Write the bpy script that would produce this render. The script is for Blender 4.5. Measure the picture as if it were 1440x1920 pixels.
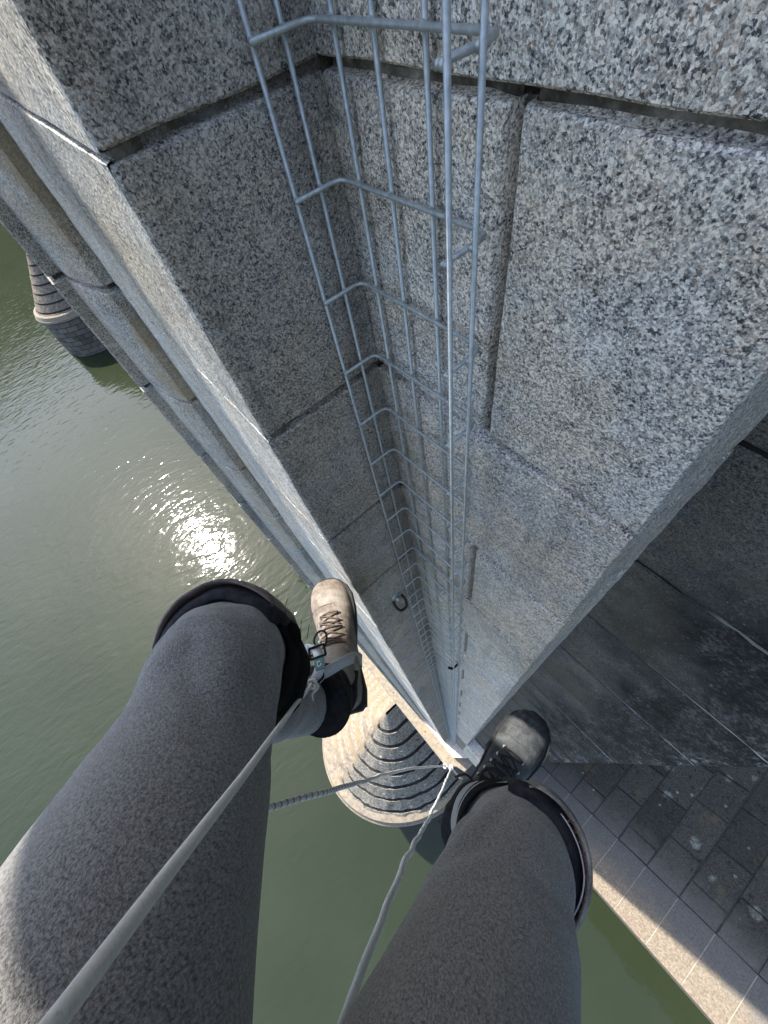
import bpy, bmesh, math, random
from mathutils import Vector, Matrix, noise, Quaternion
random.seed(7)
S = bpy.context.scene
for o in list(bpy.data.objects): bpy.data.objects.remove(o)
C = S.collection
PI = math.pi

# ---------------------------------------------------------------- camera, world, sun
# world: Z up, bridge runs along X, river along Y; the camera hangs at the origin, water 20.3 m below
WZ = -20.3
cam = bpy.data.cameras.new('camera'); co = bpy.data.objects.new('camera', cam); C.objects.link(co)
RX = Vector((0.6410919, 0.75358564, -0.1452923))
RY = Vector((0.60517787, -0.61281121, -0.50815565))
RZ = Vector((-0.47197555, 0.23784679, -0.84892166))
m = Matrix((RX, -RY, -RZ)).transposed()
co.matrix_world = m.to_4x4()
cam.sensor_fit = 'HORIZONTAL'; cam.sensor_width = 36; cam.lens = 36*776.1/1440
cam.clip_start = 0.01; cam.clip_end = 3000
S.camera = co
S.render.resolution_x = 768; S.render.resolution_y = 1024
S.view_settings.view_transform = 'Standard'; S.view_settings.look = 'None'
S.view_settings.gamma = 1; S.view_settings.exposure = 1.6
SUN = Vector((-0.630, -0.118, 0.766)).normalized()
w = bpy.data.worlds.new('World'); S.world = w; w.use_nodes = True
nt = w.node_tree; nt.nodes.clear()
sky = nt.nodes.new('ShaderNodeTexSky'); sky.sky_type = 'NISHITA'; sky.sun_disc = False
sky.sun_elevation = math.asin(SUN.z); sky.sun_rotation = math.atan2(SUN.x, SUN.y)
sky.air_density = 1.0; sky.dust_density = 1.2; sky.ozone_density = 1.0
bg = nt.nodes.new('ShaderNodeBackground'); bg.inputs[1].default_value = 0.15
wo = nt.nodes.new('ShaderNodeOutputWorld')
hs = nt.nodes.new('ShaderNodeHueSaturation'); hs.inputs['Saturation'].default_value = .88
nt.links.new(sky.outputs[0], hs.inputs['Color']); nt.links.new(hs.outputs[0], bg.inputs[0]); nt.links.new(bg.outputs[0], wo.inputs[0])
sl = bpy.data.lights.new('sun', 'SUN'); sl.energy = 3.2; sl.angle = math.radians(0.9); sl.color = (1, 0.94, 0.84)
so = bpy.data.objects.new('sun', sl); C.objects.link(so)
so.rotation_euler = SUN.to_track_quat('Z', 'Y').to_euler()

# ---------------------------------------------------------------- node helpers
class NT:
    def __init__(s, name):
        s.m = bpy.data.materials.new(name); s.m.use_nodes = True
        s.t = s.m.node_tree; s.b = s.t.nodes['Principled BSDF']; s.co = s.t.nodes.new('ShaderNodeTexCoord')
    def link(s, a, b): s.t.links.new(a, b)
    def n(s, kind, **kw):
        x = s.t.nodes.new(kind)
        for k, v in kw.items(): setattr(x, k, v)
        return x
    def mapping(s, scale=(1, 1, 1), rot=(0, 0, 0), src=None):
        x = s.n('ShaderNodeMapping'); x.inputs['Scale'].default_value = scale; x.inputs['Rotation'].default_value = rot
        s.link(src or s.co.outputs['Object'], x.inputs[0]); return x.outputs[0]
    def noise(s, scale, detail=4, rough=.55, src=None, dist=0):
        x = s.n('ShaderNodeTexNoise'); x.inputs['Scale'].default_value = scale; x.inputs['Detail'].default_value = detail
        x.inputs['Roughness'].default_value = rough; x.inputs['Distortion'].default_value = dist
        s.link(src or s.co.outputs['Object'], x.inputs['Vector']); return x.outputs['Fac']
    def voro(s, scale, feature='F1', src=None, out='Color', rnd=1):
        x = s.n('ShaderNodeTexVoronoi', feature=feature); x.inputs['Scale'].default_value = scale
        x.inputs['Randomness'].default_value = rnd
        s.link(src or s.co.outputs['Object'], x.inputs['Vector']); return x.outputs[out]
    def sep(s, c):
        x = s.n('ShaderNodeSeparateColor'); s.link(c, x.inputs[0]); return x.outputs
    def ramp(s, fac, stops, interp='LINEAR'):
        x = s.n('ShaderNodeValToRGB'); cr = x.color_ramp; cr.interpolation = interp
        while len(cr.elements) < len(stops): cr.elements.new(0.5)
        for e, (p, c) in zip(cr.elements, stops):
            e.position = p; e.color = (c, c, c, 1) if isinstance(c, (int, float)) else (*c, 1)
        s.link(fac, x.inputs[0]); return x.outputs[0]
    def mix(s, fac, a, b, mode='MIX'):
        x = s.n('ShaderNodeMix', data_type='RGBA', blend_type=mode)
        for i, v in ((0, fac), (6, a), (7, b)):
            if isinstance(v, (int, float)) and i == 0: x.inputs[0].default_value = v
            elif isinstance(v, (int, float)): x.inputs[i].default_value = (v, v, v, 1)
            elif isinstance(v, tuple): x.inputs[i].default_value = (*v, 1)
            else: s.link(v, x.inputs[i])
        return x.outputs[2]
    def math(s, op, a, b=0, clamp=False):
        x = s.n('ShaderNodeMath', operation=op, use_clamp=clamp)
        for i, v in ((0, a), (1, b)):
            if isinstance(v, (int, float)): x.inputs[i].default_value = v
            else: s.link(v, x.inputs[i])
        return x.outputs[0]
    def xyz(s):
        x = s.n('ShaderNodeSeparateXYZ'); s.link(s.co.outputs['Object'], x.inputs[0]); return x.outputs
    def done(s, col, rough=.8, bump=None, dist=.002, strength=.6, metal=0, spec=.3, **kw):
        for k, v in (('Base Color', col), ('Roughness', rough), ('Metallic', metal), ('Specular IOR Level', spec)):
            if isinstance(v, tuple): s.b.inputs[k].default_value = (*v, 1)
            elif isinstance(v, (int, float)): s.b.inputs[k].default_value = v
            else: s.link(v, s.b.inputs[k])
        if bump is not None:
            x = s.n('ShaderNodeBump'); x.inputs['Distance'].default_value = dist; x.inputs['Strength'].default_value = strength
            s.link(bump, x.inputs['Height']); s.link(x.outputs[0], s.b.inputs['Normal'])
        return s.m

def granite(name, bright=1.0, warm=0.0, stain=0.0, stainfn=None, coarse=1.0, grain=1.0):
    N = NT(name)
    wn = N.n('ShaderNodeTexNoise'); wn.inputs['Scale'].default_value = 420*grain; wn.inputs['Detail'].default_value = 2
    N.link(N.co.outputs['Object'], wn.inputs['Vector'])
    vm = N.n('ShaderNodeVectorMath', operation='MULTIPLY_ADD'); N.link(wn.outputs['Color'], vm.inputs[0]); vm.inputs[1].default_value = (.0028/grain,)*3; N.link(N.co.outputs['Object'], vm.inputs[2])
    wv_ = vm.outputs[0]
    v1 = N.sep(N.voro(640*grain, src=wv_)); v2 = N.sep(N.voro(360*grain, src=wv_)); n1 = N.noise(660*grain, 3, .7)
    tone = N.noise(30, 4, .6); big = N.noise(3.2, 5, .6)
    a = N.math('ADD', N.math('MULTIPLY', v1[0], .30), N.math('MULTIPLY', v2[0], .16))
    a = N.math('ADD', a, N.math('MULTIPLY', n1, .54))
    a = N.math('ADD', a, N.math('MULTIPLY', N.math('SUBTRACT', tone, .5), .22))
    a = N.math('ADD', a, N.math('MULTIPLY', N.math('SUBTRACT', big, .5), .14))
    col = N.ramp(a, [(.26, (.032, .033, .035)), (.35, (.11, .113, .116)), (.42, (.27, .27, .27)), (.53, (.46, .455, .44)), (.66, (.74, .72, .68))])
    pink = N.ramp(N.math('ADD', N.math('MULTIPLY', v2[1], .5), N.math('MULTIPLY', N.noise(60, 2), .5)), [(.62, 0), (.74, 1)])
    col = N.mix(N.math('MULTIPLY', pink, .30), col, (.52, .40, .30))
    hue = N.ramp(N.noise(9, 3), [(.4, (.99, 1.0, 1.0)), (.62, (1.07, 1.0, .90))])
    col = N.mix(1, col, hue, 'MULTIPLY')
    b = bright
    col = N.mix(1, col, (b*(1+warm), b, b*(1-warm)), 'MULTIPLY')
    x, y, z = N.xyz()
    wnz = N.n('ShaderNodeTexWhiteNoise', noise_dimensions='2D'); cx_ = N.n('ShaderNodeCombineXYZ')
    N.link(N.math('FLOOR', N.math('DIVIDE', N.math('ADD', z, .0926), .3075)), cx_.inputs[0]); N.link(N.math('FLOOR', N.math('MULTIPLY', N.math('ADD', x, .216), 2.3)), cx_.inputs[1]); N.link(cx_.outputs[0], wnz.inputs[0])
    col = N.mix(1, col, N.ramp(wnz.outputs[0], [(0, (.90, .90, .91)), (1, (1.08, 1.07, 1.05))]), 'MULTIPLY')
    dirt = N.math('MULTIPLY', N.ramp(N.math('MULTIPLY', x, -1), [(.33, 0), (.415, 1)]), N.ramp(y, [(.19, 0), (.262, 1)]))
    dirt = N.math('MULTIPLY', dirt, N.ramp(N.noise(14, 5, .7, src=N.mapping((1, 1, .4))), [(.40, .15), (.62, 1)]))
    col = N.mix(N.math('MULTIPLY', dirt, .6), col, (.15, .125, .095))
    streak = N.ramp(N.noise(5.5, 5, .7, src=N.mapping((3.2, 3.2, .35))), [(.54, 0), (.70, .38)])
    col = N.mix(streak, col, (.11, .11, .105))
    if stainfn: col = stainfn(N, col)
    bump = N.math('ADD', N.math('MULTIPLY', N.noise(190, 6, .7), .8), N.math('MULTIPLY', v1[1], .2))
    bump = N.math('ADD', bump, N.math('MULTIPLY', N.noise(45, 3, .6), .7))
    return N.done(col, .78, bump, .0035*coarse, .8, spec=.3)

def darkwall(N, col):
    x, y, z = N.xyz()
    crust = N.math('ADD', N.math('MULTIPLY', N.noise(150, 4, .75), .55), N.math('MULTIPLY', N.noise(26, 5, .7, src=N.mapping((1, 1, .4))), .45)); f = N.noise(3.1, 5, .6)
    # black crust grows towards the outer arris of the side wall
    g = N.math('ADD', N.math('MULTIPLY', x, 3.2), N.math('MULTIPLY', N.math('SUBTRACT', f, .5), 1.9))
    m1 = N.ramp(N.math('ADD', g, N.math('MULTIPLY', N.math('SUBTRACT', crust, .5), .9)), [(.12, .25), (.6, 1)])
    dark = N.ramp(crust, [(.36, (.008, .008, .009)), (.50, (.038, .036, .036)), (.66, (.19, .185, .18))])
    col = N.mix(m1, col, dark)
    och = N.ramp(N.noise(4.3, 4, .6), [(.52, 0), (.64, 1)])
    col = N.mix(N.math('MULTIPLY', N.math('MULTIPLY', och, N.ramp(x, [(.0, 1), (.26, 0)])), .5), col, (.17, .14, .10))
    # lime bloom close to the arris low on the wall
    lime = N.math('MULTIPLY', N.ramp(x, [(.30, 0), (.41, 1)]), N.ramp(N.noise(60, 6, .75, src=N.mapping((1, 1, .35))), [(.54, 0), (.64, 1)]))
    lime = N.math('MULTIPLY', lime, N.ramp(N.noise(1.7, 3), [(.45, .25), (.6, 1)]))
    col = N.mix(lime, col, (.55, .56, .57))
    spk = N.ramp(N.voro(55, out='Distance'), [(.05, 1), (.12, 0)])
    col = N.mix(N.math('MULTIPLY', spk, .5), col, (.4, .41, .42))
    return col

M = {}
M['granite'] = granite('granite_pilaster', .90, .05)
M['granite_front'] = granite('granite_sunlit', 1.28, .0)  # paler copy for the front face; grazing sun put into its colour
M['granite_skylit'] = granite('granite_recess', 1.36, .035)  # same granite lightened; the recess face's skylight is in the colour
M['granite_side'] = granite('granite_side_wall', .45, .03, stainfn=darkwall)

def weather_low(N, col):
    f = N.noise(2.2, 5, .6)
    return N.mix(N.ramp(f, [(.35, .25), (.7, .75)]), col, (.20, .175, .15))
def ochre(N, col):
    x, y, z = N.xyz()
    m = N.ramp(N.noise(6, 5, .65, src=N.mapping((1, 1, .5))), [(.50, 0), (.62, .7)])
    m = N.math('MULTIPLY', m, N.ramp(N.math('ADD', N.math('MULTIPLY', x, -1), -.5), [(.44, 0), (.50, 1), (.55, 1), (.60, 0)]))
    return N.mix(m, col, (.42, .31, .18))
M['granite_mould'] = granite('granite_moulding', .98, .02, stainfn=ochre)
M['granite_low'] = granite('granite_plinth', .85, .05, stainfn=weather_low)

N = NT('mortar')
x, y, z = N.xyz()
c = N.ramp(N.noise(38, 5, .7), [(.25, (.022, .019, .016)), (.42, (.075, .065, .053)), (.55, (.17, .15, .125)), (.75, (.36, .34, .31))])
c = N.mix(N.ramp(N.noise(7, 3), [(.54, 0), (.64, .5)]), c, (.31, .31, .35))
M['mortar'] = N.done(c, .85, N.noise(160, 5, .7), .003, .8)
N = NT('lime_mortar')
x, y, z = N.xyz()
c = N.ramp(N.math('ADD', x, N.math('MULTIPLY', N.noise(30, 4), .12)), [(.14, (.02, .018, .016)), (.22, (.24, .23, .21)), (.42, (.50, .48, .45))])
M['lime_mortar'] = N.done(c, .9, N.noise(160, 4), .002, .8)

N = NT('pale_limestone')
n = N.noise(9, 6, .7)
c = N.ramp(n, [(.3, (.17, .14, .11)), (.5, (.27, .23, .18)), (.7, (.36, .31, .25))])
c = N.mix(N.ramp(N.noise(28, 3, .6), [(.62, 0), (.68, .8)]), c, (.20, .14, .09))
c = N.mix(N.ramp(N.voro(3.2, out='Distance'), [(.06, .9), (.10, 0)]), c, (.09, .06, .04))
c = N.mix(N.math('MULTIPLY', N.ramp(N.noise(1.6, 4), [(.5, 0), (.65, 1)]), .35), c, (.36, .28, .15))
M['pale'] = N.done(c, .9, N.noise(30, 5, .7), .02, .7)

def lichen_nodes(N, base, sc=1.0):
    c = base
    d1 = N.voro(1.6*sc, out='Distance', src=N.mapping((1, 1, 1)))
    wob = N.math('MULTIPLY', N.math('SUBTRACT', N.noise(14*sc, 4), .5), .16)
    d1 = N.math('ADD', d1, wob)
    c = N.mix(N.ramp(d1, [(.08, .7), (.14, 0)]), c, N.ramp(N.noise(30*sc, 5, .7), [(.35, (.14, .14, .12)), (.6, (.38, .39, .33))]))
    c = N.mix(N.ramp(d1, [(.055, .6), (.075, 0)]), c, (.17, .16, .13))
    d2 = N.voro(4.1*sc, out='Distance')
    c = N.mix(N.ramp(N.math('ADD', d2, wob), [(.05, .8), (.11, 0)]), c, N.ramp(N.noise(40*sc, 4, .7), [(.35, (.20, .20, .18)), (.6, (.48, .48, .44))]))
    c = N.mix(N.math('MULTIPLY', N.ramp(N.noise(2.6*sc, 5, .65), [(.56, 0), (.66, 1)]), .45), c, (.16, .12, .06))
    c = N.mix(N.ramp(N.noise(11*sc, 5, .75), [(.55, 0), (.66, .8)]), c, (.015, .015, .015))
    return c
N = NT('dark_crust_stone')
c = N.ramp(N.noise(22, 6, .75), [(.3, (.035, .034, .032)), (.5, (.085, .082, .076)), (.7, (.15, .145, .135))])
M['crust'] = N.done(lichen_nodes(N, c), .92, N.noise(18, 6, .75), .03, .8)
# the rings: dark spotted stone on the east flank, pale stone with ochre lichen on the west flank
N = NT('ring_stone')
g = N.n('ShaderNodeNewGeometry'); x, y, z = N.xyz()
# pale flank lies west of the cap's axis
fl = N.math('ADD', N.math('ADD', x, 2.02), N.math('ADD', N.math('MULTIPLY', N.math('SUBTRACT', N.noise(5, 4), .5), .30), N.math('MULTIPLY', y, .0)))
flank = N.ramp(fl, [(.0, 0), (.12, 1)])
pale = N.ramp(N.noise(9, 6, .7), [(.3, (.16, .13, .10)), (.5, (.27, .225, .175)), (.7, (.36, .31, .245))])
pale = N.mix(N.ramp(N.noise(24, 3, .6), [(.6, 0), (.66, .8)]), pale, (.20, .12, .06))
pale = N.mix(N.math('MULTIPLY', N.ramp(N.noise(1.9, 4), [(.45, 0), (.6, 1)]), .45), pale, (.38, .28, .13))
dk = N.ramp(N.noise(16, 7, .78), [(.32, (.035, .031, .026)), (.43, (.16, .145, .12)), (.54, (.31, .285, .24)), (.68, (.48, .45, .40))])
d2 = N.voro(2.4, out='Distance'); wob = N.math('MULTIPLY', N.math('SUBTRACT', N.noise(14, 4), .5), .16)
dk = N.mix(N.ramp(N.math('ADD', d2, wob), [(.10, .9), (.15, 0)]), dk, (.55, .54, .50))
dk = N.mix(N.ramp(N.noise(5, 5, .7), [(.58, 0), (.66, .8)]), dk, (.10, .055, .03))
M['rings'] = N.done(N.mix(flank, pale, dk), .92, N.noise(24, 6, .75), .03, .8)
N = NT('rings_far'); M['rings_far'] = N.done(N.ramp(N.noise(5, 6, .75), [(.35, (.10, .08, .06)), (.5, (.20, .165, .13)), (.65, (.32, .27, .21))]), .9, N.noise(9, 5), .05, .8)
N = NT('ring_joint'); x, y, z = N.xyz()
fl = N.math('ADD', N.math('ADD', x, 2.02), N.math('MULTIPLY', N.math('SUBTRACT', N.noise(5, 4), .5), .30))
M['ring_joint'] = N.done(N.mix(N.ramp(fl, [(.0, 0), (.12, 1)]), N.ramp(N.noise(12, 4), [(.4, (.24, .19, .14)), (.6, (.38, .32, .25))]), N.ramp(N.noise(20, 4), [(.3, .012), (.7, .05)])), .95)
N = NT('pier_ashlar')
br = N.n('ShaderNodeTexBrick'); br.inputs['Scale'].default_value = 1.0
br.inputs['Brick Width'].default_value = .9; br.inputs['Row Height'].default_value = .42; br.inputs['Mortar Size'].default_value = .025
br.inputs['Color1'].default_value = (.075, .070, .062, 1); br.inputs['Color2'].default_value = (.17, .155, .135, 1); br.inputs['Mortar'].default_value = (.025, .024, .022, 1)
uv = N.n('ShaderNodeUVMap'); N.link(uv.outputs[0], br.inputs['Vector'])
c = N.mix(N.ramp(N.noise(3, 6, .7), [(.5, 0), (.7, .6)]), br.outputs[0], (.20, .19, .17))
M['pier'] = N.done(c, .9, N.math('ADD', N.math('MULTIPLY', br.outputs['Fac'], -1), N.noise(9, 5, .7)), .04, .7)
# arch stones
def arch_mat(nm, tone):
    N = NT(nm); x, y, z = N.xyz()
    base = N.ramp(N.noise(34, 7, .85), [(.30, (.012, .011, .010)), (.47, (.055, .050, .042)), (.62, (.115, .105, .088)), (.75, (.20, .185, .155))])
    base = lichen_nodes(N, base, .7)
    dk = N.mix(1, base, (tone, tone, tone*.97), 'MULTIPLY')
    smooth = N.ramp(N.noise(30, 6, .7), [(.3, (.10, .095, .088)), (.7, (.19, .18, .165))])
    edge = N.math('ADD', y, N.math('MULTIPLY', N.math('SUBTRACT', N.noise(2.5, 5, .7), .5), .9))
    edge = N.math('MULTIPLY', edge, .25)
    c = N.mix(N.ramp(edge, [(.40, 0), (.62, 1)]), smooth, dk)
    beige = N.ramp(N.noise(26, 6, .75), [(.3, (.11, .085, .062)), (.5, (.22, .18, .135)), (.7, (.33, .285, .225))])  # sunlit tone of the outer strip painted into the same stone band
    c = N.mix(N.ramp(edge, [(.27, 0), (.36, 1)]), beige, c)
    return N.done(c, .92, N.noise(22, 6, .75), .03, .7)
M['arch'] = arch_mat('arch_stone', 1.0); M['arch_b'] = arch_mat('arch_stone_dark', .8); M['arch_c'] = arch_mat('arch_stone_pale', 1.18)
N = NT('joint_dark'); M['joint'] = N.done(N.ramp(N.noise(20, 4), [(.3, .02), (.7, .07)]), .95)
N = NT('joint_pale'); M['joint_pale'] = N.done(N.ramp(N.noise(14, 4), [(.3, (.28, .25, .20)), (.7, (.46, .42, .35))]), .95)

N = NT('galvanised_steel')
c = N.ramp(N.noise(180, 4, .6), [(.3, (.34, .37, .365)), (.7, (.56, .585, .57))])
M['zinc'] = N.done(c, N.ramp(N.noise(90, 3), [(.3, .34), (.7, .55)]), N.noise(400, 3), .0004, .4, metal=.55, spec=.5)
N = NT('dark_iron'); M['iron'] = N.done((.05, .045, .04), .5, metal=.6)

# trousers: heather jersey
def fabric(name, c0, c1, sc=1.0, dust=0.0, sheen=.55):
    N = NT(name)
    fib = N.noise(650*sc, 2, .7, src=N.mapping((1, 1, .5))); f2 = N.noise(380*sc, 4, .8)
    v = N.math('ADD', N.math('MULTIPLY', fib, .5), N.math('MULTIPLY', f2, .5))
    c = N.ramp(v, [(.38, c0), (.60, c1)])
    if dust: c = N.mix(N.math('MULTIPLY', N.ramp(N.noise(13, 5, .65), [(.45, 0), (.7, 1)]), dust), c, (.30, .27, .23))
    vo = N.voro(900*sc, out='Distance')
    b = N.math('ADD', N.math('MULTIPLY', fib, .8), N.math('MULTIPLY', f2, .8))
    s = N.done(c, .95, b, .0016, .8, spec=.1)
    N.b.inputs['Sheen Weight'].default_value = sheen; N.b.inputs['Sheen Roughness'].default_value = .6
    N.b.inputs['Sheen Tint'].default_value = (.9, .9, .88, 1)
    return s
M['trousers'] = fabric('heather_jersey', (.036, .035, .033), (.27, .26, .245))
M['jacket'] = fabric('work_jacket', (.02, .022, .03), (.05, .055, .07))
M['strap_black'] = fabric('black_elastic', (.004, .004, .005), (.016, .016, .018), sheen=0)
N = NT('knee_foam')
c = N.ramp(N.noise(60, 5, .7), [(.35, (.012, .012, .015)), (.7, (.045, .045, .055))])
M['foam'] = N.done(c, .85, N.noise(300, 4), .001, .6, spec=.25)
N = NT('knee_cap_plastic')
c = N.ramp(N.noise(24, 6, .7), [(.3, (.075, .055, .048)), (.55, (.17, .13, .115)), (.75, (.33, .27, .24))])
M['cap_grey'] = None; M['cap'] = N.done(c, .5, N.noise(120, 4), .001, .5)
N = NT('knee_cap_grey')
c = N.ramp(N.noise(30, 6, .75), [(.3, (.09, .082, .075)), (.5, (.24, .22, .20)), (.7, (.42, .40, .37))])
M['cap_grey'] = N.done(c, .6, N.noise(120, 4), .001, .5)
def leather(name, a, b, c_, dusty):
    N = NT(name)
    c = N.ramp(N.noise(42, 6, .7), [(.3, a), (.5, b), (.72, c_)])
    c = N.mix(N.math('MULTIPLY', N.ramp(N.noise(17, 4, .7), [(.42, 0), (.62, 1)]), dusty), c, (.42, .38, .32) if dusty > .4 else (.30, .32, .34))
    bump = N.math('ADD', N.noise(220, 5, .7), N.math('MULTIPLY', N.noise(60, 4, .7), .8))
    return N.done(c, .62, bump, .0016, .7, spec=.35)
M['leather_tan'] = leather('dusty_tan_leather', (.075, .055, .042), (.17, .135, .105), (.30, .25, .20), .5)
M['leather_dark'] = leather('worn_grey_leather', (.012, .013, .014), (.036, .038, .040), (.10, .105, .11), .16)
N = NT('boot_lining'); M['lining'] = N.done(N.ramp(N.noise(90, 4), [(.3, .004), (.7, .018)]), .9, N.noise(200, 4), .001, .6)
N = NT('rubber'); M['rubber'] = N.done(N.ramp(N.noise(50, 4), [(.3, .01), (.7, .035)]), .7)
N = NT('lace_brown'); M['lace_brown'] = N.done(N.ramp(N.noise(500, 3), [(.35, (.05, .035, .028)), (.65, (.20, .15, .12))]), .9)
N = NT('lace_black'); M['lace_black'] = N.done(N.ramp(N.noise(500, 3), [(.35, .008), (.65, .04)]), .9)
N = NT('rope_sheath')
wv = N.n('ShaderNodeTexWave', wave_type='BANDS', bands_direction='DIAGONAL'); wv.inputs['Scale'].default_value = 130; wv.inputs['Distortion'].default_value = 1.5
uvn = N.n('ShaderNodeUVMap'); mp = N.n('ShaderNodeMapping'); N.link(uvn.outputs[0], mp.inputs[0]); mp.inputs['Scale'].default_value = (1, 1, 1)
N.link(mp.outputs[0], wv.inputs[0])
fleck = N.ramp(N.noise(620, 3, .8), [(.30, (.60, .59, .56)), (.40, (.82, .81, .78)), (.62, (.92, .91, .88))])
c = N.mix(N.math('MULTIPLY', wv.outputs['Fac'], .5), fleck, (.90, .89, .86))
wv.inputs['Scale'].default_value = 95
M['rope'] = N.done(c, .9, N.math('ADD', wv.outputs['Fac'], N.noise(900, 3, .7)), .0004, .5)
N = NT('rope_flecked')
mpp = N.n('ShaderNodeUVMap'); sx = N.n('ShaderNodeSeparateXYZ'); N.link(mpp.outputs[0], sx.inputs[0])
c = N.mix(N.ramp(N.math('FRACT', N.math('MULTIPLY', sx.outputs[1], 55)), [(.74, 0), (.8, .8), (.95, .8), (1, 0)]), fleck if False else N.ramp(N.noise(420, 3, .7), [(.3, (.68, .67, .64)), (.6, (.88, .87, .83))]), (.12, .12, .13))
M['rope_fleck'] = N.done(c, .85, N.noise(600, 3), .0008, .6)
N = NT('webbing'); M['webbing'] = N.done(N.ramp(N.noise(500, 3), [(.3, (.40, .42, .42)), (.7, (.62, .64, .63))]), .8, N.noise(900, 2), .0005, .5)
N = NT('white_tape'); M['white'] = N.done((.74, .75, .74), .6)
N = NT('label_patch'); M['patch'] = N.done((.02, .02, .03), .7)
N = NT('red_thread'); M['red'] = N.done((.28, .07, .06), .8)
N = NT('teal_print'); M['teal'] = N.done((.10, .20, .19), .7)
N = NT('silver_thread'); M['silver'] = N.done((.45, .47, .5), .6)
N = NT('skin'); M['skin'] = N.done((.5, .33, .25), .6)
N = NT('hair'); M['hair'] = N.done((.05, .035, .025), .7)
# water
N = NT('river_water')
x, y, z = N.xyz()
r1 = N.noise(2.3, 1.2, .5, src=N.mapping((1, .42, 1), (0, 0, math.radians(-28))), dist=.6)
r2 = N.noise(6.5, 1.5, .5, src=N.mapping((1, .5, 1), (0, 0, math.radians(-40))), dist=.4)
r3 = N.noise(.8, 3, .5)
amp = N.noise(.09, 3, .6)
amp = N.ramp(N.math('ADD', amp, N.math('MULTIPLY', x, -.012)), [(.42, .20), (.74, 1)])
h = N.math('ADD', N.math('MULTIPLY', r1, .7), N.math('MULTIPLY', r2, .20))
h = N.math('MULTIPLY', h, amp)
h = N.math('ADD', h, N.math('MULTIPLY', r3, .12))
mur = N.ramp(N.noise(.16, 3, .5), [(.35, (.022, .030, .015)), (.65, (.028, .036, .020))])
M['water'] = N.done(mur, .05, h, .042, 1.0, spec=.6)
N.b.inputs['IOR'].default_value = 1.33
N = NT('woodland'); M['wood'] = N.done(N.ramp(N.noise(.08, 6, .7), [(.35, (.008, .014, .004)), (.65, (.028, .04, .012))]), 1, N.noise(.3, 6, .8), 4, 1)
N = NT('deck_concrete'); M['deck'] = N.done(N.ramp(N.noise(.6, 6, .7), [(.3, .14), (.7, .25)]), .9)

# ---------------------------------------------------------------- object helpers
def tag(o, label=None, cat=None, group=None, kind=None):
    if label: o['label'] = label
    if cat: o['category'] = cat
    if group: o['group'] = group
    if kind: o['kind'] = kind
    return o
def link(name, verts, faces, mats, parent=None, smooth=True, fmat=None, uv=None, sharp=0):
    me = bpy.data.meshes.new(name); me.from_pydata([tuple(v) for v in verts], [], faces); 
    for mm in (mats if isinstance(mats, (list, tuple)) else [mats]): me.materials.append(M[mm])
    if fmat: me.polygons.foreach_set('material_index', fmat)
    me.polygons.foreach_set('use_smooth', [smooth]*len(me.polygons))
    if uv:
        l = me.uv_layers.new(name='UVMap')
        for p in me.polygons:
            for li, vi in zip(p.loop_indices, p.vertices): l.data[li].uv = uv[vi]
    me.validate(); me.update()
    if smooth and sharp: me.set_sharp_from_angle(angle=math.radians(sharp))
    o = bpy.data.objects.new(name, me); C.objects.link(o)
    if parent: o.parent = parent; o.matrix_parent_inverse = parent.matrix_world.inverted()
    return o
def empty(name, loc, label, cat, group=None):
    e = bpy.data.objects.new(name, None); C.objects.link(e); e.location = loc; e.empty_display_size = .1
    e.matrix_world = Matrix.Translation(loc)
    return tag(e, label, cat, group)
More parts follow.
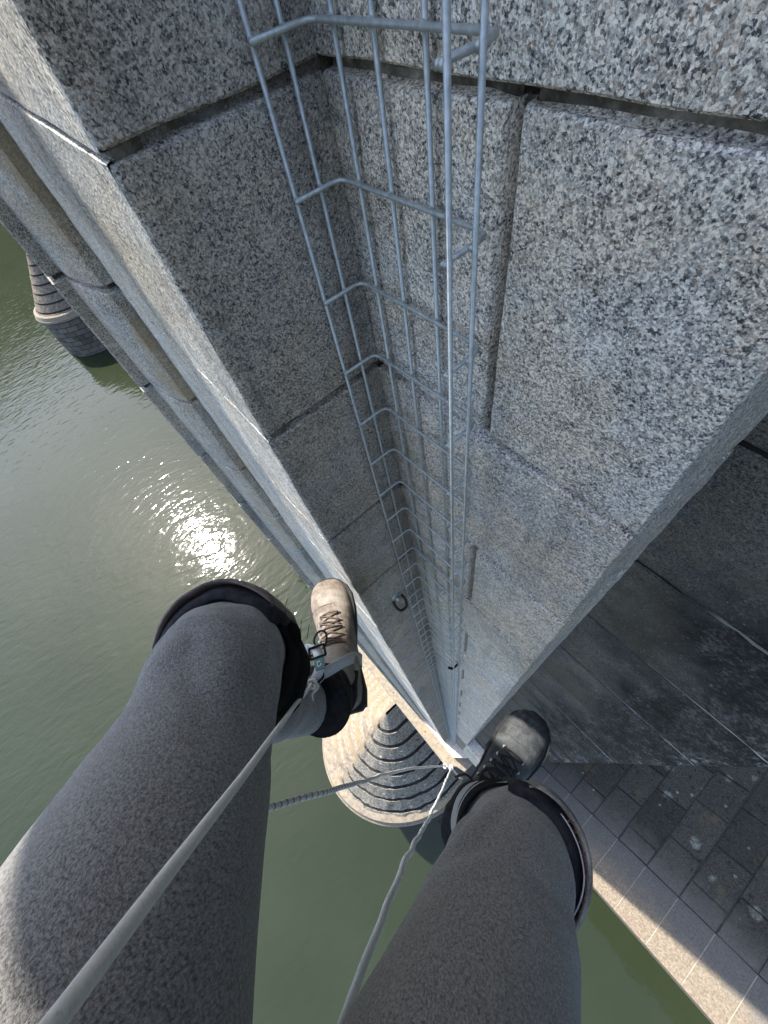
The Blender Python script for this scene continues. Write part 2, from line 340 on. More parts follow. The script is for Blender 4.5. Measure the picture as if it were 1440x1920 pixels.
class MB:
    def __init__(s): s.v = []; s.f = []; s.m = []; s.uv = []
    def add(s, v, f, mi=0, uv=None):
        o = len(s.v); s.v += [Vector(q) for q in v]; s.f += [tuple(i+o for i in q) for q in f]; s.m += [mi]*len(f)
        s.uv += uv if uv else [(0, 0)]*len(v)
    def box(s, c, size, rot=None, mi=0, bev=0):
        c = Vector(c); hx, hy, hz = [q/2 for q in size]
        bm = bmesh.new(); bmesh.ops.create_cube(bm, size=1)
        for v in bm.verts: v.co = Vector((v.co.x*hx*2, v.co.y*hy*2, v.co.z*hz*2))
        if bev: bmesh.ops.bevel(bm, geom=list(bm.edges), offset=bev, segments=2, affect='EDGES')
        if rot is not None: bmesh.ops.transform(bm, matrix=rot.to_4x4() if hasattr(rot, 'to_4x4') else rot, verts=bm.verts)
        bm.verts.ensure_lookup_table(); bm.verts.index_update()
        s.add([v.co+c for v in bm.verts], [[v.index for v in f.verts] for f in bm.faces], mi); bm.free()
    def tube(s, pts, rad, n=10, mi=0, flat=1.0, up=None, caps=True, subdiv=0):
        pts = [Vector(p) for p in pts]
        if not isinstance(rad, (list, tuple)): rad = [rad]*len(pts)
        if subdiv: pts, rad = smooth_path(pts, rad, subdiv)
        vs = []; fs = []; uv = []
        prev = None; L = 0
        for i, p in enumerate(pts):
            t = (pts[min(i+1, len(pts)-1)]-pts[max(i-1, 0)]).normalized()
            if prev is None:
                a = Vector(up) if up is not None else (Vector((0, 0, 1)) if abs(t.z) < .9 else Vector((1, 0, 0)))
                nrm = (a-t*a.dot(t)).normalized()
            else: nrm = (prev-t*prev.dot(t)).normalized()
            prev = nrm; bi = t.cross(nrm)
            if i: L += (p-pts[i-1]).length
            for k in range(n):
                an = 2*PI*k/n
                vs.append(p+(bi*math.cos(an)+nrm*math.sin(an)*flat)*rad[i]); uv.append((k/n, L))
        for i in range(len(pts)-1):
            for k in range(n):
                k2 = (k+1) % n
                fs.append((i*n+k, i*n+k2, (i+1)*n+k2, (i+1)*n+k))
        if caps: fs.append(tuple(reversed(range(n)))); fs.append(tuple((len(pts)-1)*n+k for k in range(n)))
        s.add(vs, fs, mi, uv)
    def sphere(s, c, r, mi=0, scale=(1, 1, 1), seg=12, rot=None):
        bm = bmesh.new(); bmesh.ops.create_uvsphere(bm, u_segments=seg, v_segments=max(6, seg*2//3), radius=r)
        for v in bm.verts:
            q = Vector((v.co.x*scale[0], v.co.y*scale[1], v.co.z*scale[2])); v.co = rot @ q if rot is not None else q
        bm.verts.index_update()
        s.add([v.co+Vector(c) for v in bm.verts], [[v.index for v in f.verts] for f in bm.faces], mi); bm.free()
    def build(s, name, mats, parent=None, smooth=True):
        return link(name, s.v, s.f, mats, parent, smooth, s.m, s.uv)
def smooth_path(pts, rad, k):
    P = [2*pts[0]-pts[1]]+pts+[2*pts[-1]-pts[-2]]; out = []; ro = []
    for i in range(1, len(P)-2):
        for j in range(k):
            t = j/k; a, b, c, d = P[i-1], P[i], P[i+1], P[i+2]
            out.append(.5*((2*b)+(c-a)*t+(2*a-5*b+4*c-d)*t*t+(3*b-a-3*c+d)*t**3)); ro.append(rad[i-1]*(1-t)+rad[i]*t)
    out.append(pts[-1]); ro.append(rad[-1]); return out, ro
def remesh(o, size, sm=3):
    r = o.modifiers.new('remesh', 'REMESH'); r.mode = 'VOXEL'; r.voxel_size = size; r.use_smooth_shade = True
    if sm: k = o.modifiers.new('smooth', 'SMOOTH'); k.iterations = sm; k.factor = .5
    return o

# ---------------------------------------------------------------- tower walls (ashlar with recessed joints)
LV = [.0926+.3075*k for k in range(-3, 43)]        # depths of the bed joints below the camera
def ashlar(name, path, mats, parent, hb, ht=-.83, vj=(), jw=.0042, arris=.0040, depth=.013, end_n=(None, None)):
    """path: plan outline walked with the stone on its left; vj: x positions of upright joints in every other course"""
    P = [Vector((a, b)) for a, b in path]
    vs = []; fs = []; fm = []
    lv = [h for h in LV if ht < h < hb-.05]; lv = [ht]+lv+[hb]
    for k in range(len(lv)-1):
        t, b = lv[k], lv[k+1]; near = t < 1.2; step = .012 if near else (.06 if t < 4 else 10)
        course = round((t-.0926)/.3075); rnd = random.Random(course*13+len(path))
        off = rnd.uniform(-.0012, .0012)
        # resample
        pts = []
        for i in range(len(P)-1):
            L = (P[i+1]-P[i]).length; far = max(abs(P[i].x), abs(P[i+1].x)) > 1.3 and L > 1
            nseg = 1 if far else max(1, int(L/step))
            for j in range(nseg): pts.append((P[i].lerp(P[i+1], j/nseg), 0.0))
        pts.append((P[-1], 0.0))
        if vj and course % 2 == 0:
            for (vx, wj) in vj:
                seg = [i for i in range(len(pts)-1) if (pts[i][0].x-vx)*(pts[i+1][0].x-vx) <= 0 and abs(pts[i][0].y-pts[i+1][0].y) < 1e-4]
                if seg:
                    i = seg[0]; yy = pts[i][0].y
                    pts = [q for q in pts if abs(q[0].x-vx) > wj*1.3 or abs(q[0].y-yy) > 1e-4]
                    idx = next(i for i in range(len(pts)) if pts[i][0].x > vx and abs(pts[i][0].y-yy) < 1e-3 )
                    new = [(Vector((vx-wj*1.1, yy)), 0), (Vector((vx-wj*.75, yy)), .003), (Vector((vx-wj*.5, yy)), .015), (Vector((vx+wj*.5, yy)), .0152), (Vector((vx+wj*.75, yy)), .003), (Vector((vx+wj*1.1, yy)), 0)]
                    pts = pts[:idx]+new+pts[idx:]
        n = len(pts); nrm = []
        for i in range(n):
            d = (pts[min(i+1, n-1)][0]-pts[max(i-1, 0)][0]).normalized()
            a = (pts[i][0]-pts[max(i-1, 0)][0]).normalized() if i else d
            c = (pts[min(i+1, n-1)][0]-pts[i][0]).normalized() if i < n-1 else d
            na, nc = Vector((a.y, -a.x)), Vector((c.y, -c.x))
            q = (na+nc)
            q = q.normalized()/max(.5, q.normalized().dot(na)) if q.length > .1 else nc
            nrm.append(q)
        big = k < len(lv)-1 and abs(t-.0926) < .01; bigb = abs(b-.0926) < .01
        jt = jw*(1.05 if big else 1); jb = jw*(.15 if bigb else 1)
        ar = arris*(1.1 if (big or bigb) else 1)
        rows = [(t, depth), (t+jt, depth), (t+jt+.001, depth*.72), (t+jt+ar*.4, depth*.22), (t+jt+ar, 0)]
        if near:
            zz = t+jt+ar; q = max(3, int((b-t)/.014))
            rows += [(zz+(b-jb-ar-zz)*i/q, 0) for i in range(1, q)]
        rows += [(b-jb-ar, 0), (b-jb-ar*.4, depth*.22), (b-jb-.001, depth*.72), (b-jb, depth), (b, depth)]
        base = len(vs)
        for r, (z, ins) in enumerate(rows):
            for i in range(n):
                p = pts[i][0]; d = ins+pts[i][1]+off*(0 if ins >= depth else 1)
                if near and ins < depth:
                    q3 = Vector((p.x, p.y, -z))
                    d += (noise.noise(q3*16+Vector((5, 0, 0)))*.0016+noise.noise(q3*55)*.0010+noise.noise(q3*130)*.0005)
                    zz = z+noise.noise(q3*9+Vector((0, 9, k)))*(.0022 if ins > 0 or r in (4, len(rows)-5) else 0)
                elif near: d += noise.noise(Vector((p.x*30, p.y*30, z*60)))*.003+noise.noise(Vector((p.x*110, p.y*110, z*160)))*.0012; zz = z+noise.noise(Vector((p.x*26, p.y*26, k)))*.0018
                else: zz = z
                c = p-nrm[i]*d
                vs.append((c.x, c.y, -zz))
        for r in range(len(rows)-1):
            mortar = rows[r][1] >= depth and rows[r+1][1] >= depth
            for i in range(n-1):
                a = base+r*n+i
                fs.append((a+n, a+n+1, a+1, a))
                vjm = pts[i][1] > .009 and pts[i+1][1] > .009
                fm.append(1 if mortar or vjm else 0)
    return link(name, vs, fs, mats, parent, True, fm, sharp=32)

tower = empty('bridge_tower', (-.6, .3, -13), 'speckled grey granite tower wall stepping back in tall upright pilasters, dropping below the boots', 'tower')
def arc(cx, cy, r, a0, a1, n, ry=None): return [(cx+r*math.cos(math.radians(a0+(a1-a0)*i/n)), cy+(ry or r)*math.sin(math.radians(a0+(a1-a0)*i/n))) for i in range(n+1)]
# moulded jamb: outer fillet, hollow (cavetto), inner fillet
mould = [(-6, -.026), (-1.184, -.026), (-1.18, -.022), (-1.18, .004)]
for i in range(9):
    t_ = i/8; a = math.radians(90*t_); mould.append((-1.178+.155*(.55*t_+.45*math.sin(a)), .004+.043*(.55*t_+.45*(1-math.cos(a)))))
mould += [(-1.020, .050), (-1.020, .073)]
ashlar('moulding', mould, ['granite_mould', 'mortar'], tower, 12.1)
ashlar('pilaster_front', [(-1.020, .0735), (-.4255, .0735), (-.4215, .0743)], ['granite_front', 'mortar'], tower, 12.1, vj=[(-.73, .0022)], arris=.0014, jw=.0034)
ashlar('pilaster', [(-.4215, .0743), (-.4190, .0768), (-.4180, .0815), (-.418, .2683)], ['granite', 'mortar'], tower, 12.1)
ashlar('recess_wall', [(-.4195, .2683), (-.0240, .2683), (-.0207, .2694), (-.0194, .2722), (-.0190, .277), (-.0085, .4435)], ['granite_skylit', 'mortar'], tower, 7.35, vj=[(-.216, .0075)], jw=.0054, arris=.0032)
ashlar('recess_wall_foot', [(-.4195, .2690), (-.031, .2690), (-.0200, .2740), (-.0180, .283), (-.0085, .4435)], ['granite_low', 'mortar'], tower, 11.6, ht=7.36)
ashlar('side_wall', [(-.0120, .4435), (.392, .4435), (.400, .450), (.402, .46), (.402, 2.6)], ['granite_side', 'lime_mortar'], tower, 13.3, depth=.0025, jw=.0048, arris=.002)
mb = MB(); mb.box((-.4355, .0925, -5.7), (.024, .024, 12.6)); mb.build('corner_mortar', ['mortar'], tower, False)
# core that closes the tower behind its faces (real thickness)
mb = MB()
for x0, x1, y0, y1, z0, z1 in ((-6, -1.2, .0, 6.5, -13, 1.0), (-1.2, -.43, .1, 6.5, -13, 1.0), (-.43, -.03, .30, 6.5, -13, 1.0), (-.03, .38, .47, 6.5, -13, 1.0)):
    mb.box(((x0+x1)/2, (y0+y1)/2, (z0+z1)/2), (x1-x0, y1-y0, z1-z0))
mb.build('core', ['granite_low'], tower, False)

def prism(poly, ztop, zbot, mi=0, bev=.02):
    mbx = MB(); n = len(poly); P = [Vector(p) for p in poly]; cx = sum(P, Vector((0, 0)))/n
    ins = []
    for i in range(n):
        a = (P[i]-P[i-1]).normalized(); b = (P[(i+1) % n]-P[i]).normalized()
        na, nb = Vector((-a.y, a.x)), Vector((-b.y, b.x)); q = (na+nb).normalized(); ins.append(P[i]+q*bev/max(.4, q.dot(na)))
    v = [(*p, ztop) for p in ins]+[(*p, ztop-bev) for p in P]+[(*p, zbot) for p in P]
    f = [tuple(range(n))]
    for r in range(2):
        for i in range(n): j = (i+1) % n; f.append(((r)*n+i, (r+1)*n+i, (r+1)*n+j, (r)*n+j))
    mbx.add(v, f, mi); return mbx
# string course / bracket block in the recess and the stepped plinths (counter-clockwise outlines)
p = prism([(-.02, .262), (.405, .262), (.405, .438), (-.02, .438)], -7.42, -11.5, bev=.012); p.build('bracket_block', ['granite_skylit'], tower, False)
p = prism([(-6, .0), (-.05, .0), (.17, .25), (.19, .40), (.19, 2.5), (-6, 2.5)], -11.6, -12.5, bev=.012); p.build('upper_plinth', ['granite_skylit'], tower, False)

# ---------------------------------------------------------------- pier with its stepped cone cap
def outline(r, xc, yc, n=40, back=.0, ys=3.0, ell=1.13):
    """half round nose towards -Y with straight flanks running back to y=ys"""
    pts = [(xc-r, ys)]
    for i in range(n+1):
        a = PI+PI*i/n; pts.append((xc+r*math.cos(a), yc+ell*r*math.sin(a)))
    pts.append((xc+r, ys)); return pts
def make_pier(xc, near):
    yc = -.62
    root = empty('bridge_pier', (xc, yc, WZ), 'round-nosed pier under the boots, its stepped stone cone half pale, half dark and lichened' if near
                 else 'distant round-nosed stone pier standing in the river beyond the grey tower', 'pier', None)
    # cone: stepped rings
    prof = []; r = .03; h = 12.35; K = 7
    for k in range(K):
        r2 = .35+.335*k; h2 = 12.97+.565*k
        prof += [(r, h), (r2-.02, h2-.02), (r2, h2+.01), (r2-.004, h2+.13), (r2+.040, h2+.15), (r2+.075, h2+.13)]
        r = r2+.09; h = h2+.125
    prof += [(r, h), (r+.05, h+.04)]
    rs = []; 
    n = 72 if near else 36
    vs = []; fs = []
    pr = []
    for i, (a, b) in enumerate(prof): pr.append((a, b))
    for (a, b) in pr:
        o = outline(a, xc, yc, n, ys=-.20)
        for j, (x, y) in enumerate(o):
            if near:
                wgt = min(1, max(0, (xc+.02-x)/.16+noise.noise(Vector((0, y*1.5, b)))*.3))
                i_ = pr.index((a, b)); k0 = (i_//6)*6; k1 = min(k0+6, len(pr)-1); tt = (i_-k0)/max(1, k1-k0)
                sa, sb = pr[k0][0]*(1-tt)+pr[k1][0]*tt, pr[k0][1]*(1-tt)+pr[k1][1]*tt
                q = outline(sa, xc, yc, n, ys=-.20)[j]; x = x*(1-wgt)+q[0]*wgt; y = y*(1-wgt)+q[1]*wgt; b_ = b*(1-wgt)+sb*wgt
            else: b_ = b
            jr = noise.noise(Vector((x*3, y*3, b*3)))*.035+noise.noise(Vector((x*11, y*11, b*9)))*.02 if near else 0
            vs.append((x+(x-xc)*jr*.5, y+(y-yc)*jr*.4, -b_+jr))
    m_ = n+3
    for i in range(len(pr)-1):
        for j in range(m_-1): fs.append((i*m_+j, i*m_+j+1, (i+1)*m_+j+1, (i+1)*m_+j))
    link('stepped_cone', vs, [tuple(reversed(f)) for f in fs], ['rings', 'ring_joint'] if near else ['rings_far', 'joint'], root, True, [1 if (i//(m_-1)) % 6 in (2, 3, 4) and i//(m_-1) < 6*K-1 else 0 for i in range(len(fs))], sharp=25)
    R0 = r+.05; H0 = h+.04
    # rim
    prof2 = [(R0-.08, H0), (R0+.20, H0+.10), (2.79, H0+.36), (2.83, H0+.40), (2.83, H0+.56), (2.70, H0+.62), (2.60, H0+.64)]
    vs = []; fs = []
    for (a, b) in prof2:
        for (x, y) in outline(a, xc, yc, n, ys=1.4): vs.append((x, y, -b+(noise.noise(Vector((x*2, y*2, b)))*.015)))
    for i in range(len(prof2)-1):
        for j in range(m_-1): fs.append(((i+1)*m_+j, (i+1)*m_+j+1, i*m_+j+1, i*m_+j))
    rim = link('rim', vs, fs, ['pale'], root, False)
    # shaft
    vs = []; fs = []; uv = []
    hs = [H0+.60, H0+1.5, -WZ+1.5]
    for q, b in enumerate(hs):
        rr = 2.62+.08*q; L = 0; last = None
        for (x, y) in outline(rr, xc, yc, n, ys=8.5):
            if last: L += math.hypot(x-last[0], y-last[1])
            last = (x, y); vs.append((x, y, -b)); uv.append((L, -b))
    for i in range(2):
        for j in range(m_-1): fs.append(((i+1)*m_+j, (i+1)*m_+j+1, i*m_+j+1, i*m_+j))
    link('shaft', vs, fs, ['pier'], root, True, uv=uv)
    return root
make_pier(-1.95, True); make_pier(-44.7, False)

# ledges between tower foot and cone (things of the near tower)
mb = prism([(-6, -.27), (-.07, -.27), (.145, -.07), (.34, .0), (.36, .40), (.36, 2.5), (-6, 2.5)], -12.1, -13.9, bev=.02)
for i in range(9):                     # upright joints of the ledge course as raised 3 mm ribs
    pass
mb.build('ledge', ['pale'], tower, False)
mb = prism([(-4.4, -.12), (.43, -.25), (.68, .0), (.67, .43), (.67, 2.5), (-4.4, 2.5)], -14.4, -16.3, bev=.02); mb.build('lower_plinth', ['crust'], tower, False)
mb = prism([(-4.4, -.05), (.76, -.25), (1.13, .14), (1.0, .47), (1.0, 2.5), (-4.4, 2.5)], -16.3, -16.9, bev=.02); mb.build('footing', ['crust'], tower, False)

# ---------------------------------------------------------------- arches
def make_arch(x0, sgn, label):
    """extrados as individual voussoir-like slabs with open joints; springs at x0 and rises towards sgn"""
    root = empty('stone_arch', (x0, .6, -16), label, 'arch')
    Rr = 30.0; cz = -8.3-Rr; cx = 20.0
    def P(a, rad): return cx+rad*math.sin(a) if sgn > 0 else -3.9-(cx+rad*math.sin(a)), cz+rad*math.cos(a)
    a = math.asin((.9-cx)/Rr); da = .60/Rr*1.13
    mb = MB(); k = 0
    while a < math.asin((38.5-cx)/Rr):
        ys = [.61, 1.78]
        r_ = random.Random(k*7+1); y = 1.78+(0.45 if k % 2 else .95)+r_.uniform(-.08, .08)
        while y < 6.6: ys.append(y); y += r_.uniform(.85, 1.15)
        ys.append(7.1)
        for i in range(len(ys)-1):
            g = .003 if i == 0 else .009+r_.uniform(-.003, .004); ya, yb = ys[i]+g*(i > 0), ys[i+1]-g; ga = g/Rr
            e = .018 if i else .005; lift = r_.uniform(-.006, .006) if i else 0
            aa, ab = a+ga, a+da-ga
            top = Rr+lift
            c = []
            for (rad, ins) in ((top, e), (top-e*.7, e*.3), (top-e*1.6, 0), (Rr-.9, 0)):
                ea = ins/Rr
                for (an, yy) in ((aa+ea, ya+ins), (ab-ea, ya+ins), (ab-ea, yb-ins), (aa+ea, yb-ins)):
                    x, z = P(an, rad); jj = (r_.uniform(-.012, .012), r_.uniform(-.012, .012)) if i and rad > Rr-.5 else (0, 0); c.append((x+jj[0], yy+jj[1], z))
            f = [(0, 1, 2, 3), (15, 14, 13, 12)]
            for q in range(3):
                for j in range(4): j2 = (j+1) % 4; f.append((q*4+j, (q+1)*4+j, (q+1)*4+j2, q*4+j2))
            if sgn < 0: f = [tuple(reversed(t)) for t in f]
            f = [tuple(reversed(t)) for t in f]
            mb.add(c, f, 0 if i == 0 else (0, 1, 2, 0, 1)[r_.randrange(5)])
        # joint bed
        c = []
        for rad, yy0 in ((Rr-.022, 1.76), (Rr-.85, 1.76)):
            for (an, yy) in ((a-.001, yy0), (a+da+.001, yy0), (a+da+.001, 7.05), (a-.001, 7.05)):
                x, z = P(an, rad); c.append((x, yy, z))
        mb.add(c, [(3, 2, 1, 0), (4, 5, 6, 7)], 3)
        c = []
        for (an, yy, rad) in ((a-.001, .622, Rr-.003), (a+da+.001, .622, Rr-.003), (a+da+.001, 1.765, Rr-.003), (a-.001, 1.765, Rr-.003), (a-.001, .622, Rr-.88), (a+da+.001, .622, Rr-.88)):
            x, z = P(an, rad); c.append((x, yy, z))
        mb.add(c, [(3, 2, 1, 0), (0, 1, 5, 4)], 4)
        a += da; k += 1
    mb.build('voussoirs', ['arch', 'arch_b', 'arch_c', 'joint', 'joint_pale'], root, False)
    return root
make_arch(1.5, 1, 'dark lichened stone arch back sloping up past the right knee, its outer band partly sunlit')
make_arch(-5.4, -1, 'stone arch behind the tower that springs towards the distant pier')
# bridge deck overhead and the far tower
mb = MB(); mb.box((-20, 3.9, 3.0), (150, 7.4, 1.2), bev=.05)
dk = mb.build('bridge_deck', ['deck'], None, False); tag(dk, 'long grey concrete bridge deck crossing overhead from bank to bank', 'bridge deck')
mb = MB(); mb.box((-44.7, 3.3, -5.0), (5.2, 6.4, 22.4), bev=.05)
o = mb.build('far_tower', ['granite_low'], None, False); tag(o, 'far grey stone tower rising from the distant pier', 'tower')

# ---------------------------------------------------------------- water, hills
bm = bmesh.new(); bmesh.ops.create_grid(bm, x_segments=4, y_segments=4, size=900)
for v in bm.verts: v.co.z = WZ
me = bpy.data.meshes.new('water'); bm.to_mesh(me); bm.free(); me.materials.append(M['water'])
wobj = bpy.data.objects.new('water', me); C.objects.link(wobj); wobj['kind'] = 'structure'
def hills(x0, x1, hmax):
    vs = []; fs = []; nx, ny = 22, 70
    for i in range(nx+1):
        for j in range(ny+1):
            t = i/nx; x = x0+(x1-x0)*t; y = -700+1400*j/ny
            z = WZ-2+(hmax+2)*(1-(1-min(1, t*2.6))**2)+noise.noise(Vector((x*.02, y*.015, 3)))*10*min(1, t*3)+noise.noise(Vector((x*.09, y*.08, 3)))*5*min(1, t*5)
            vs.append((x, y, z))
    for i in range(nx):
        for j in range(ny):
            a = i*(ny+1)+j; f = (a, a+1, a+ny+2, a+ny+1); fs.append(f if x0 < x1 else f[::-1])
    o = link('hills', vs, [f[::-1] for f in fs], ['wood'], None, True); o['kind'] = 'structure'
hills(-96, -380, 62); hills(70, 350, 50)

# ---------------------------------------------------------------- wire cable tray
tray = empty('wire_cable_tray', (-.31, .25, -12.4), 'galvanised wire mesh tray running straight down the inner corner of the granite wall', 'cable tray')
rw = .0022
xl, xr, yb, ye = -.4045, -.2183, .2575, .2065
TB = -11.55
def zj(i): return 0
for (x, y) in ((xl-.0045, ye+.001), (xl-.0045, .2355), (-.3815, yb+.0045), (-.3350, yb+.0045), (-.2840, yb+.0045), (xr+.0050, .2105), (xr+.0050, .2365)):
    mb = MB(); mb.tube([(x, y, .35), (x, y, -1.5), (x, y, -5), (x, y, TB)], rw, 12); mb.build('long_wire', ['zinc'], tray)
def rung_mb(mb, z, n=8):
    pts = [(xl+.0005, ye-.003, z), (xl, yb-.012, z), (xl+.003, yb-.003, z), (xl+.012, yb, z), (xr-.012, yb, z), (xr-.003, yb-.003, z), (xr, yb-.012, z), (xr-.0005, ye+.001, z)]
    mb.tube(pts, rw, n)
k = -3; stuff = MB()
while True:
    z = -(.0667+.1*k)
    if z < TB: break
    if k < 90:
        mb = MB(); rung_mb(mb, z, 10 if k < 12 else 6)
        for (x, y) in ((xl-.002, ye+.001), (xl-.002, .2355), (-.3815, yb+.002), (-.3350, yb+.002), (-.2840, yb+.002), (xr+.0022, .2105), (xr+.0022, .2365)):
            if k < 12: mb.sphere((x, y, z), .0030, seg=8)      # weld beads
        mb.build('cross_wire', ['zinc'], tray)
    else: rung_mb(stuff, z, 4)
    k += 1
o = stuff.build('lower_cross_wires', ['zinc'], tray); o['kind'] = 'stuff'
# clamps inside the tray
mb = MB(); mb.box((-.312, .2625, -1.10), (.050, .003, .016), mi=0, bev=.001); mb.tube([(-.300, .262, -1.10), (-.300, .247, -1.10)], .0055, 8); mb.tube([(-.300, .2625, -1.10), (-.300, .255, -1.10)], .009, 6)
mb.build('clamp', ['zinc'], tray)
mb = MB(); mb.tube([(-.240, .210, -1.78), (-.232, .222, -1.80), (-.229, .238, -1.79), (-.236, .252, -1.80)], .006, 8, subdiv=4); mb.build('cable_tie', ['lining'], tray)

# eye bolt on the left wall
hk = empty('anchor_eye', (-.418, .169, -1.217), 'small steel anchor eye bolted to the granite wall beside the wire tray', 'anchor')
mb = MB(); mb.tube([(-.419, .169, -1.205), (-.413, .169, -1.205)], .016, 20); mb.build('washer', ['zinc'], hk)
mb = MB(); mb.tube([(-.413, .169, -1.205), (-.400, .169, -1.205)], .008, 6); mb.build('bolt', ['zinc'], hk)
mb = MB(); mb.tube([(-.406, .152, -1.203), (-.396, .150, -1.222), (-.386, .156, -1.245), (-.384, .169, -1.253), (-.386, .182, -1.245), (-.396, .187, -1.222), (-.406, .185, -1.203)], .0045, 8, subdiv=4); mb.build('ring', ['iron'], hk)

# ---------------------------------------------------------------- the person
HL, KL, AL = Vector((.060, -.345, -.285)), Vector((-.238, -.133, -.475)), Vector((-.238, -.112, -.885))
HR, KR, AR = Vector((.185, -.265, -.31)), Vector((.102, -.013, -.612)), Vector((.092, -.032, -1.010))
def limb(mb, pts, n=40, folds=None, flat=None, seed=0):
    """lofted sleeve: pts = [(point, radius)...] resampled smooth, displaced by folds"""
    P = [Vector(p) for p, r in pts]; R_ = [r for p, r in pts]
    P, R_ = smooth_path(P, R_, 12)
    prev = None; vs = []; fs = []; m_ = len(P)
    for i, p in enumerate(P):
        t = (P[min(i+1, m_-1)]-P[max(i-1, 0)]).normalized()
        a = prev if prev is not None else Vector((0, 0, 1)) if abs(t.z) < .8 else Vector((0, 1, 0))
        nr = (a-t*a.dot(t)).normalized(); prev = nr; bi = t.cross(nr)
        for k in range(n):
            an = 2*PI*k/n; d = bi*math.cos(an)+nr*math.sin(an)
            rr = R_[i]; q = p+d*rr
            if folds: rr += folds(i/(m_-1), an, q)
            vs.append(p+d*rr)
    for i in range(m_-1):
        for k in range(n): k2 = (k+1) % n; fs.append((i*n+k, i*n+k2, (i+1)*n+k2, (i+1)*n+k))
    fs.append(tuple(reversed(range(n)))); fs.append(tuple((m_-1)*n+k for k in range(n)))
    mb.add(vs, fs)
PEL = (HL+HR)/2+Vector((.02, -.03, .03)); CH = PEL+Vector((.12, -.17, .36)); NK = CH+Vector((.02, -.02, .17)); HD = NK+Vector((.0, .0, .13))
side = (HR-HL).normalized(); side.z = 0; side.normalize(); fwd = Vector((-side.y, side.x, 0))
ARM = {}
for s_ in (-1, 1):
    SH = CH+side*s_*.185+Vector((0, 0, .08)); EL = (Vector((-.27, -.30, .16)) if s_ < 0 else Vector((.30, -.12, .14)))
    ARM[s_] = (SH, EL, Vector((-.075, -.115, .075)) if s_ < 0 else Vector((.115, -.06, .075)))
body = MB()
limb(body, [(HL, .085), (HL.lerp(KL, .5), .070), (KL, .052), (Vector((-.242, -.164, -.66)), .036), (Vector((-.236, -.150, -.76)), .030), (AL, .030), (AL+Vector((-.03, .02, -.045)), .022), (AL+Vector((-.12, .07, -.066)), .015)], 20)
limb(body, [(HR, .085), (HR.lerp(KR, .5), .068), (KR, .050), (KR.lerp(AR, .35), .048), (AR+Vector((0, 0, .02)), .034), (AR+Vector((0, .03, -.045)), .022), (AR+Vector((-.01, .12, -.066)), .015)], 20)
limb(body, [(PEL+Vector((0, 0, -.07)), .11), (PEL, .135), (PEL.lerp(CH, .5), .125), (CH, .15), (CH+Vector((.01, -.01, .10)), .11), (NK, .055), (NK+Vector((0, 0, .05)), .052)], 28)
body.sphere(HD, .095, scale=(.82, 1.0, 1.22), seg=24)
body.sphere(HD+fwd*.088+Vector((0, 0, -.012)), .018, scale=(.8, .8, 1.3)); body.sphere(HD+fwd*.07+Vector((0, 0, -.075)), .04)
for s_ in (-1, 1):
    body.sphere(HD+side*s_*.080, .026, scale=(.5, .8, 1.1)); body.sphere(HD+fwd*.078+side*s_*.032+Vector((0, 0, .012)), .014)
    SH, EL, WR = ARM[s_]; fw = (WR-EL).normalized()
    limb(body, [(CH+side*s_*.10+Vector((0, 0, .07)), .06), (SH, .062), (SH.lerp(EL, .5), .050), (EL, .043), (EL.lerp(WR, .5), .038), (WR, .028), (WR+fw*.03, .03)], 20)
    HN = WR+fw*.05; body.sphere(HN, .034, scale=(1, 1, .6)); sd = fw.cross(Vector((0, 0, 1))).normalized()
    for q in range(4):
        L = (.055, .062, .058, .045)[q]; b0 = HN+sd*(q-1.5)*.017+fw*.015
        limb(body, [(b0, .0092), (b0+fw*L*.5+Vector((0, 0, .012)), .0088), (b0+fw*L*.75+Vector((0, 0, .032)), .0082), (b0+fw*L*.45+Vector((0, 0, .045)), .0072)], 10)
    b0 = HN+sd*s_*.028; limb(body, [(b0, .011), (b0+sd*s_*.012+fw*.02+Vector((0, 0, .01)), .0105), (b0+sd*s_*.004+fw*.040+Vector((0, 0, .03)), .0085)], 10)
person = body.build('person', ['skin'], None); remesh(person, .0055, 2)
tag(person, 'person in grey heather trousers, knee pads and work boots hanging beside the granite tower', 'person')
# hair
mb = MB(); mb.sphere(HD-fwd*.012+Vector((0, 0, .022)), .102, scale=(.84, 1.0, 1.18), seg=24); mb.build('hair', ['hair'], person)
# jacket
mb = MB()
limb(mb, [(PEL+Vector((.01, -.01, -.02)), .145), (PEL.lerp(CH, .3), .145), (PEL.lerp(CH, .6), .145), (CH, .165), (CH+Vector((.01, -.01, .10)), .125), (NK+Vector((0, 0, -.01)), .068)], 32)
for s_ in (-1, 1):
    SH, EL, WR = ARM[s_]
    limb(mb, [(CH+side*s_*.10+Vector((0, 0, .07)), .075), (SH, .076), (SH.lerp(EL, .5), .062), (EL, .054), (EL.lerp(WR, .5), .050), (WR, .040)], 24)
jk = mb.build('jacket', ['jacket'], person); remesh(jk, .008, 3)
